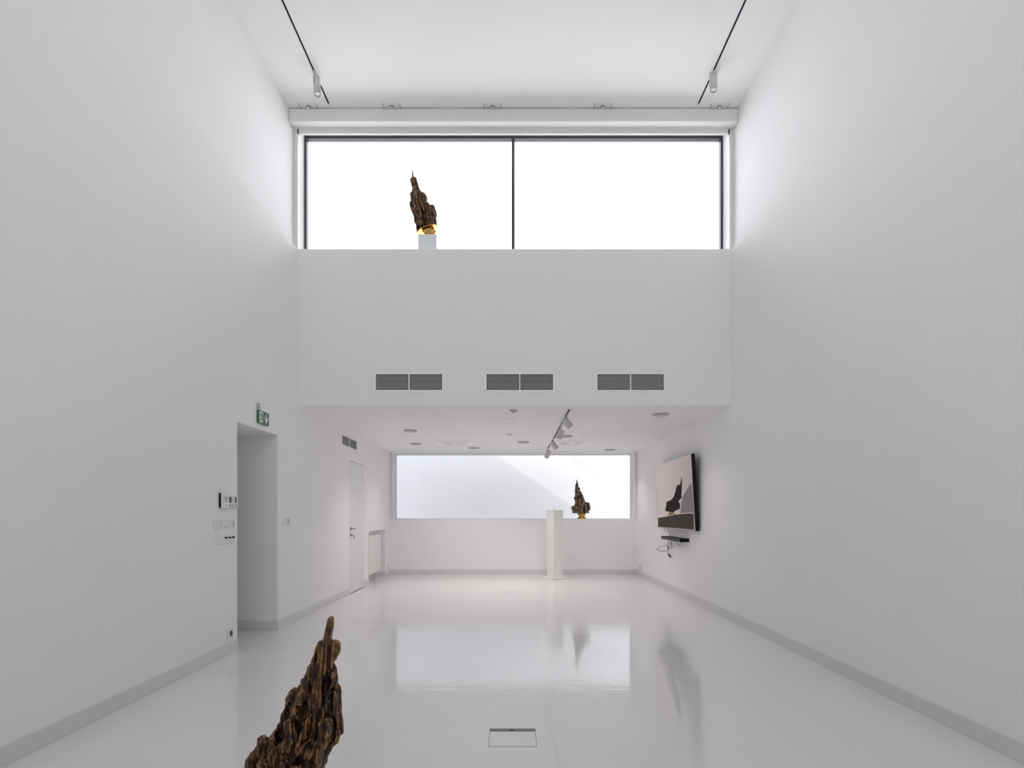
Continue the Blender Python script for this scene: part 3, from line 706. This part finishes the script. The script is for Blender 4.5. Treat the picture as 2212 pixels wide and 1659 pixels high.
# ------------------------------------------------------------------ bronze sculptures
def interp(tab, z):
    if z <= tab[0][0]: return tab[0][1]
    for (a, b), (c, d) in zip(tab, tab[1:]):
        if z <= c: return b + (d - b) * (z - a) / max(c - a, 1e-6)
    return tab[-1][1]
def bronze_body(origin, left, right, knobs, seed, voxel, depth=.72, nstr=34, holes=26, plane=None, strands=(), hollows=(), gamp=.018, gf=34):
    """left/right: outline points (x, z) from the base up, relative to origin; knobs: (x, z, y, r)"""
    rnd = random.Random(seed)
    lt = sorted((z, x) for x, z in left); rt = sorted((z, x) for x, z in right)
    z0, z1 = max(lt[0][0], rt[0][0]), min(lt[-1][0], rt[-1][0])
    off = Vector((seed * 7.3, seed * 3.1, seed * 1.7))
    def surf(th, z, k=1.0):
        l, r = interp(lt, z), interp(rt, z); c, w = (l + r) / 2, max((r - l) / 2, voxel * 1.25)
        dd = w * (depth + .25 * noise.noise(Vector((z * 5, 0, 3)) + off)); dd = max(dd, min(w, .03))
        n = noise.noise(Vector((math.cos(th) * 1.7, math.sin(th) * 1.7, z * 2.6)) + off)
        n2 = noise.noise(Vector((math.cos(th) * 5, math.sin(th) * 5, z * 5 + th)) + off)
        gr = 1 - abs(noise.noise(Vector((math.cos(th) * 3.4 + n, math.sin(th) * 3.4, z * 1.6)) + off)) * 2
        rr = k * (1 - .22 * abs(n) + .07 * n2 - (.16 * (1 - gr) if w > .03 else .05 * (1 - gr)))
        return Vector((c + w * rr * math.cos(th), dd * rr * math.sin(th), z))
    q = MB(); nz, nt = 110, 72
    vs = [surf(2 * math.pi * i / nt, z0 + (z1 - z0) * k / nz) for k in range(nz + 1) for i in range(nt)]
    fs = [(k * nt + i, k * nt + (i + 1) % nt, (k + 1) * nt + (i + 1) % nt, (k + 1) * nt + i) for k in range(nz) for i in range(nt)]
    fs += [list(range(nt))[::-1], [nz * nt + i for i in range(nt)]]
    q.add(vs, fs)
    H_ = z1 - z0
    def front(x, z):
        l, r = interp(lt, z), interp(rt, z); c, w = (l + r) / 2, max((r - l) / 2, .012)
        return -w * depth * .92 * math.sqrt(max(0, 1 - ((x - c) / w) ** 2))
    for st_ in strands:
        pts = smooth_path([Vector((x, front(x, z), z)) for x, z, r in st_], 5); n = len(st_) - 1
        rad = []
        for i in range(len(pts)):
            t_ = i / 5; k = min(int(t_), n - 1); rad.append(st_[k][2] + (st_[k + 1][2] - st_[k][2]) * (t_ - k))
        rad[0] *= .55; rad[1] *= .9; rad[-1] *= .5
        q.tube(pts, rad, 12)
    for s in range(nstr):                                  # twisted strands ending in rounded knobs
        th = rnd.uniform(.15 if strands else 0, math.pi - .15 if strands else 2 * math.pi); a = z0 + H_ * rnd.uniform(.0, .55); b = a + H_ * rnd.uniform(.22, .48)
        b = min(b, z0 + H_ * rnd.uniform(.66, .84)); dr = rnd.uniform(-.4, .4); r0 = rnd.uniform(.006, .015); kn = .45 if rnd.random() < .45 else -.2
        pts, rad = [], []
        for k in range(15):
            u = k / 14; z = a + (b - a) * u
            w = (interp(rt, z) - interp(lt, z)) / 2
            pts.append(surf(th + dr * u + .15 * math.sin(u * 6 + s), z, .98 if u < .85 else 1.03))
            rad.append(min(r0, max(w * .26, .003)) * (.7 + .5 * math.sin(u * math.pi) + (kn if u > .85 else 0)) * (1 if u < .97 else .6))
        q.tube(pts, rad, 8)
    for x, z, y, r in knobs:
        r *= 1.2
        pts = [Vector((x, y, z - r * 3.2)) + Vector((interp(lt, z) + interp(rt, z) - 2 * x, 0, 0)) * .12, Vector((x, y, z - r)), Vector((x, y, z + r * .4)), Vector((x, y, z + r * .95))]
        q.tube(pts, [r * .75, r * .95, r * .9, r * .35], 10)
    me = bpy.data.meshes.new('bronze_source'); me.from_pydata([tuple(p) for p in q.v], [], q.f)
    o = bpy.data.objects.new('bronze_source', me); COL.objects.link(o)
    md = o.modifiers.new('r', 'REMESH'); md.mode = 'VOXEL'; md.voxel_size = voxel; md.use_smooth_shade = True
    sm = o.modifiers.new('s', 'SMOOTH'); sm.iterations = 1; sm.factor = .5
    dg = bpy.context.evaluated_depsgraph_get(); res = bpy.data.meshes.new_from_object(o.evaluated_get(dg))
    bpy.data.objects.remove(o); bpy.data.meshes.remove(me)
    hs = []
    for k in range(holes):
        z = z0 + H_ * rnd.uniform(.03, .72); th = rnd.uniform(math.pi, 2 * math.pi); hs.append((surf(th, z, .95), rnd.uniform(.010, .026), rnd.uniform(1.6, 3.4)))
    for x, z, r, st in hollows: hs.append((Vector((x, front(x, z) * 1.03, z)), r, st))
    co = [v.co.copy() for v in res.vertices]; no = [v.normal.copy() for v in res.vertices]
    for i, v in enumerate(res.vertices):
        p = co[i]; w = (interp(rt, p.z) - interp(lt, p.z)) / 2; am = min(1, w / .06)
        g = abs(noise.noise(Vector((p.x * gf, p.y * gf, p.z * 4.5)) + off))
        g2 = noise.noise(Vector((p.x * 70, p.y * 70, p.z * 22)) + off)
        wv = math.sin(p.x * 60 + 4 * noise.noise(p * 9 + off) * 2 + p.z * 14)
        dsp = (-gamp * g + .0035 * g2 + .0026 * noise.noise(Vector((p.x * 120, p.y * 120, p.z * 13)) + off) + .0018 * wv + .25 * gamp) * (.06 + .94 * am)
        for h_, r_, st in hs:
            dv = p - h_; d2 = dv.x ** 2 + dv.y ** 2 + (dv.z / st) ** 2
            if d2 < r_ * r_ * 4: dsp -= .030 * am * math.exp(-d2 / (r_ * r_) * 1.2)
        v.co = p + no[i] * dsp
        if plane:
            (xa, za), (xb, zb) = plane; zl = za + (zb - za) * (v.co.x - xa) / (xb - xa)
            if v.co.z < zl: v.co.z = zl
    for p in res.polygons: p.use_smooth = True
    return res
def sculpture(label, origin, left, right, knobs, seed, voxel, body_mat, socle, group, cut=None, cutd=.7, underside=True, **kw):
    t = thing('bronze_sculpture', label, 'sculpture', origin, group)
    me = bronze_body(origin, left, right, knobs, seed, voxel, plane=cut, **kw)
    me.materials.append(body_mat)
    o = bpy.data.objects.new('body', me); COL.objects.link(o); o.parent = t
    MB().lathe(Vector(origin), (0, 0, 1), socle, 48).build('gold_socle', M['gold'], t, label='polished gold socle')
    if cut and underside:
        (xa, za), (xb, zb) = cut; c = Vector(((xa + xb) / 2, 0, (za + zb) / 2)); u = Vector((xb - xa, 0, zb - za)) / 2
        n = Vector((-(zb - za), 0, xb - xa)).normalized()
        MB().prism([Vector(origin) + c + u * .95 * math.cos(a) + Vector((0, u.length * cutd, 0)) * math.sin(a) for a in [i * math.pi / 20 for i in range(40)]], n * -.005).build('gold_underside', M['gold'], t, label='flat gold underside')
    return t
G = 'three bronze flame-like sculptures'

# foreground sculpture, standing on the floor near the camera
D0 = 2.15; O0 = Vector(((604 - VX) * D0 / F, D0, 0))
def z1(a, b): px, py = 520 + a / 4.623, 1300 + b / 4.623; return ((px - VX) * D0 / F - O0.x, EYE + (VY - py) * D0 / F)
Lf = [z1(*p) for p in [(893, 140), (868, 185), (855, 230), (845, 300), (825, 372), (783, 388), (760, 470), (735, 580), (700, 605), (690, 650), (676, 730), (612, 785), (580, 855), (520, 880), (480, 960), (462, 1040), (440, 1120), (400, 1220), (365, 1310), (270, 1340), (215, 1385), (185, 1450), (130, 1500), (110, 1580), (97, 1659), (85, 1760), (85, 1860), (110, 1960), (150, 2060)]]
Rf = [z1(*p) for p in [(925, 140), (932, 170), (930, 240), (914, 370), (940, 400), (950, 480), (938, 560), (928, 660), (945, 720), (945, 800), (930, 840), (965, 880), (968, 940), (982, 1000), (976, 1090), (990, 1190), (1013, 1250), (1000, 1310), (950, 1400), (900, 1490), (880, 1560), (860, 1659), (850, 1760), (850, 1860), (830, 1960), (780, 2060)]]
def kb(f, a, b, y, r): x, z = f(a, b); return (x, z, y, r)
Kf = [kb(z1, 952, 420, -.005, .017), kb(z1, 925, 730, -.02, .014), kb(z1, 948, 880, .0, .012), kb(z1, 958, 1000, .01, .014), kb(z1, 905, 1160, -.07, .023),
      kb(z1, 985, 1255, .0, .016), kb(z1, 738, 640, -.02, .017), kb(z1, 795, 420, 0, .010), kb(z1, 625, 800, .0, .010), kb(z1, 560, 900, -.02, .018), kb(z1, 575, 1150, -.08, .018),
      kb(z1, 260, 1380, -.03, .025), kb(z1, 140, 1495, -.02, .008), kb(z1, 330, 1520, -.10, .02), kb(z1, 640, 1570, -.11, .02), kb(z1, 840, 985, -.06, .006)]
K_ = 1 / 4.623 * D0 / F
def stq(*p): return [(z1(a, b)[0], z1(a, b)[1], r * K_) for a, b, r in p]
ST = [stq((903, 150, 26), (890, 260, 34), (868, 400, 40), (850, 560, 44), (830, 800, 48), (800, 1100, 45)),
      stq((948, 415, 46), (932, 480, 36), (918, 570, 28), (912, 660, 20)),
      stq((797, 388, 18), (775, 470, 20), (745, 560, 22), (722, 620, 22)),
      stq((738, 612, 44), (722, 700, 46), (690, 800, 42), (655, 900, 44), (640, 1000, 40)),
      stq((560, 885, 46), (515, 950, 40), (480, 1040, 30), (440, 1140, 26), (405, 1230, 26), (370, 1340, 40)),
      stq((575, 1115, 40), (570, 1200, 46), (555, 1300, 52), (520, 1420, 50)),
      stq((905, 1140, 54), (880, 1220, 36), (860, 1320, 30), (830, 1450, 36), (800, 1600, 40)),
      stq((1000, 1250, 28), (985, 1320, 26), (930, 1420, 30)),
      stq((948, 870, 32), (958, 980, 30), (962, 1080, 22), (985, 1190, 24)),
      stq((925, 695, 32), (938, 760, 26), (915, 840, 20), (885, 1000, 20), (850, 1150, 24)),
      stq((800, 560, 22), (792, 700, 22), (765, 900, 24), (740, 1080, 24), (700, 1250, 28), (620, 1370, 26)),
      stq((262, 1385, 46), (210, 1450, 44), (150, 1560, 48), (115, 1700, 50)),
      stq((310, 1500, 36), (332, 1570, 36), (335, 1700, 40), (320, 1850, 44)),
      stq((368, 1330, 38), (402, 1430, 42), (392, 1560, 46), (405, 1750, 50)),
      stq((650, 1560, 32), (705, 1610, 36), (722, 1720, 40)), stq((520, 1480, 40), (545, 1600, 40), (540, 1760, 44)),
      stq((640, 800, 24), (610, 870, 22), (590, 980, 24), (600, 1080, 22))]
HO = [(*z1(a, b), r * K_, k) for a, b, r, k in [(440, 1250, 34, 3), (640, 985, 24, 2.6), (730, 1065, 18, 2.2), (805, 1290, 34, 3), (612, 1210, 20, 2.6), (622, 1360, 20, 1.6),
      (770, 545, 14, 3.2), (345, 1475, 24, 1.8), (742, 1570, 22, 2.2), (822, 1060, 24, 3), (690, 1450, 22, .9), (485, 1080, 22, 3.5), (240, 1560, 26, 2.5), (460, 1640, 26, 2)]]
sculpture('dark brown bronze flame-like sculpture cut by the bottom edge, nearest the camera', O0, Lf, Rf, Kf, 1, .0034, M['bronze'],
          [(0, .105), (.012, .108), (.02, .10), (.03, .075), (.05, .068), (.065, .078), (.075, .092), (.09, .094), (.10, .08), (.14, .07)], G, depth=.62, nstr=16, holes=8, strands=ST, hollows=HO, gamp=.011, gf=48)

# sculpture on its plinth in the high window
D1 = 6.715; PZ = 4.763; cx = -1.058
O1 = Vector((cx + .01, D1, PZ))
def z3(a, b): px, py = 840 + a / 7.544, 340 + b / 7.544; return ((px - VX) * D1 / F - O1.x, EYE + (VY - py) * D1 / F - PZ)
Lu = [z3(*p) for p in [(373, 205), (372, 250), (380, 330), (352, 350), (375, 420), (385, 540), (352, 572), (362, 650), (348, 720), (342, 800), (400, 890), (435, 960), (437, 1080), (432, 1150), (447, 1235)]]
Ru = [z3(*p) for p in [(390, 207), (398, 260), (412, 320), (440, 335), (455, 390), (480, 450), (510, 530), (560, 578), (600, 660), (630, 760), (690, 785), (735, 850), (765, 930), (790, 1050), (795, 1110), (760, 1165), (600, 1235)]]
Ku = [kb(z3, 366, 362, 0, .017), kb(z3, 432, 345, 0, .009), kb(z3, 512, 540, 0, .008), kb(z3, 365, 590, 0, .016), kb(z3, 362, 745, 0, .014), kb(z3, 565, 600, 0, .016), kb(z3, 700, 800, 0, .02), kb(z3, 445, 690, -.07, .02), kb(z3, 750, 860, 0, .008)]
K_ = 1 / 7.544 * D1 / F
def su_(*p): return [(z3(a, b)[0], z3(a, b)[1], r * K_) for a, b, r in p]
SU = [su_((380, 206, 10), (390, 290, 15), (408, 390, 22), (436, 520, 32), (460, 700, 34)), su_((362, 352, 22), (384, 430, 20), (398, 530, 18)),
      su_((362, 582, 26), (380, 660, 22), (392, 740, 20)), su_((354, 742, 24), (385, 850, 28), (428, 960, 26), (440, 1100, 22)),
      su_((436, 335, 16), (452, 410, 18), (500, 540, 22), (540, 660, 20)), su_((562, 590, 30), (602, 690, 30), (612, 790, 26)),
      su_((698, 800, 38), (738, 890, 36), (765, 1010, 36)), su_((450, 690, 32), (505, 760, 22), (570, 850, 26), (600, 960, 24)),
      su_((620, 850, 26), (645, 950, 26), (660, 1070, 24)), su_((520, 890, 24), (540, 1000, 24), (520, 1140, 26)), su_((470, 950, 24), (482, 1060, 22), (475, 1190, 24)), su_((425, 560, 24), (415, 660, 20), (425, 800, 24))]
sculpture('brown bronze flame-like sculpture on a lettered plinth in the high window', O1, Lu, Ru, Ku, 2, .0065, M['bronze'],
          [(0, .080), (.020, .082), (.032, .070), (.040, .062), (.052, .061), (.062, .070), (.072, .084), (.086, .086), (.094, .078), (.10, .064), (.13, .060)], G, cut=(z3(447, 1236), z3(798, 1112)), cutd=.62, depth=.8, nstr=12, holes=12, strands=SU, gamp=.013)
t = thing('plinth', 'small pale grey plinth with raised lettering under the window sculpture', 'plinth', (cx, D1, SILL))
hw = .1135
MB().box(cx - hw, cx + hw, D1 - hw, D1 + hw, SILL, PZ).build('block', M['plinth'], t, bevel=.002)
def text(s, x, y, z, size, m, parent, name, ext=.003, align='CENTER', sx=1.0):
    cu = bpy.data.curves.new('t', 'FONT'); cu.body = s; cu.size = size; cu.extrude = ext; cu.align_x = align; cu.space_character = 1.05
    o = bpy.data.objects.new('t', cu); COL.objects.link(o)
    dg = bpy.context.evaluated_depsgraph_get(); me = bpy.data.meshes.new_from_object(o.evaluated_get(dg))
    bpy.data.objects.remove(o); me.materials.clear(); me.materials.append(m)
    me.transform(Matrix.Translation((x, y, z)) @ Matrix.Rotation(math.radians(90), 4, 'X') @ Matrix.Diagonal((sx, 1, 1, 1)))
    me.transform(Matrix.Translation(-parent_origin(parent)))
    o = bpy.data.objects.new(name, me); COL.objects.link(o); o.parent = parent
    return o
text('JAN AMOS', cx, D1 - hw, 4.675, .048, M['letter'], t, 'lettering', sx=.76)
text('KOMENSK\u00dd', cx, D1 - hw, 4.632, .048, M['letter'], t, 'lettering', sx=.72)

# sculpture on the sill of the far window
D2 = 11.63; O2 = Vector(((1256.5 - VX) * D2 / F, D2, SILL2))
def z6(a, b): px, py = 1210 + a / 13.822, 1010 + b / 13.822; return ((px - VX) * D2 / F - O2.x, EYE + (VY - py) * D2 / F - SILL2)
Ll = [z6(*p) for p in [(483, 355), (478, 430), (472, 500), (450, 508), (455, 600), (435, 660), (440, 760), (455, 830), (440, 900), (430, 940), (430, 1040), (400, 1130), (338, 1150), (332, 1250), (335, 1320), (350, 1362)]]
Rl = [z6(*p) for p in [(505, 355), (515, 430), (545, 500), (550, 580), (585, 600), (590, 690), (620, 740), (640, 780), (680, 850), (710, 960), (750, 1015), (830, 1035), (880, 1100), (895, 1200), (902, 1300), (900, 1362)]]
Kl = [kb(z6, 415, 890, 0, .012), kb(z6, 615, 730, 0, .012), kb(z6, 570, 620, 0, .015), kb(z6, 462, 540, 0, .011), kb(z6, 850, 1080, 0, .025), kb(z6, 360, 1190, 0, .02), kb(z6, 445, 690, 0, .012), kb(z6, 600, 1180, -.1, .03)]
K_ = 1 / 13.822 * D2 / F
def sl_(*p): return [(z6(a, b)[0], z6(a, b)[1], r * K_) for a, b, r in p]
SL = [sl_((493, 356, 12), (501, 430, 18), (512, 520, 30), (525, 640, 38), (530, 780, 40)), sl_((462, 515, 18), (470, 600, 22), (475, 700, 24)),
      sl_((575, 600, 22), (570, 680, 24), (560, 760, 24)), sl_((500, 790, 30), (480, 900, 34), (470, 1050, 40), (480, 1250, 44)), sl_((620, 760, 26), (665, 880, 28), (700, 1000, 34), (640, 1150, 38), (620, 1300, 40)),
      sl_((830, 1060, 44), (850, 1150, 36), (870, 1280, 34)), sl_((360, 1180, 40), (380, 1260, 36), (375, 1340, 30)), sl_((560, 950, 36), (600, 1020, 34), (560, 1120, 36), (540, 1250, 40)), sl_((730, 1100, 36), (760, 1200, 36), (740, 1320, 36))]
sculpture('grey brown bronze flame-like sculpture with gold foot on the far window sill', O2, Ll, Rl, Kl, 3, .0085, M['bronze_grey'],
          [(0, .108), (.012, .109), (.022, .10), (.035, .07), (.055, .062), (.068, .066), (.08, .084), (.10, .088), (.125, .085)], G, cut=(z6(352, 1368), z6(898, 1366)), cutd=.6, underside=False, depth=.62, nstr=12, holes=14, strands=SL, gamp=.013)
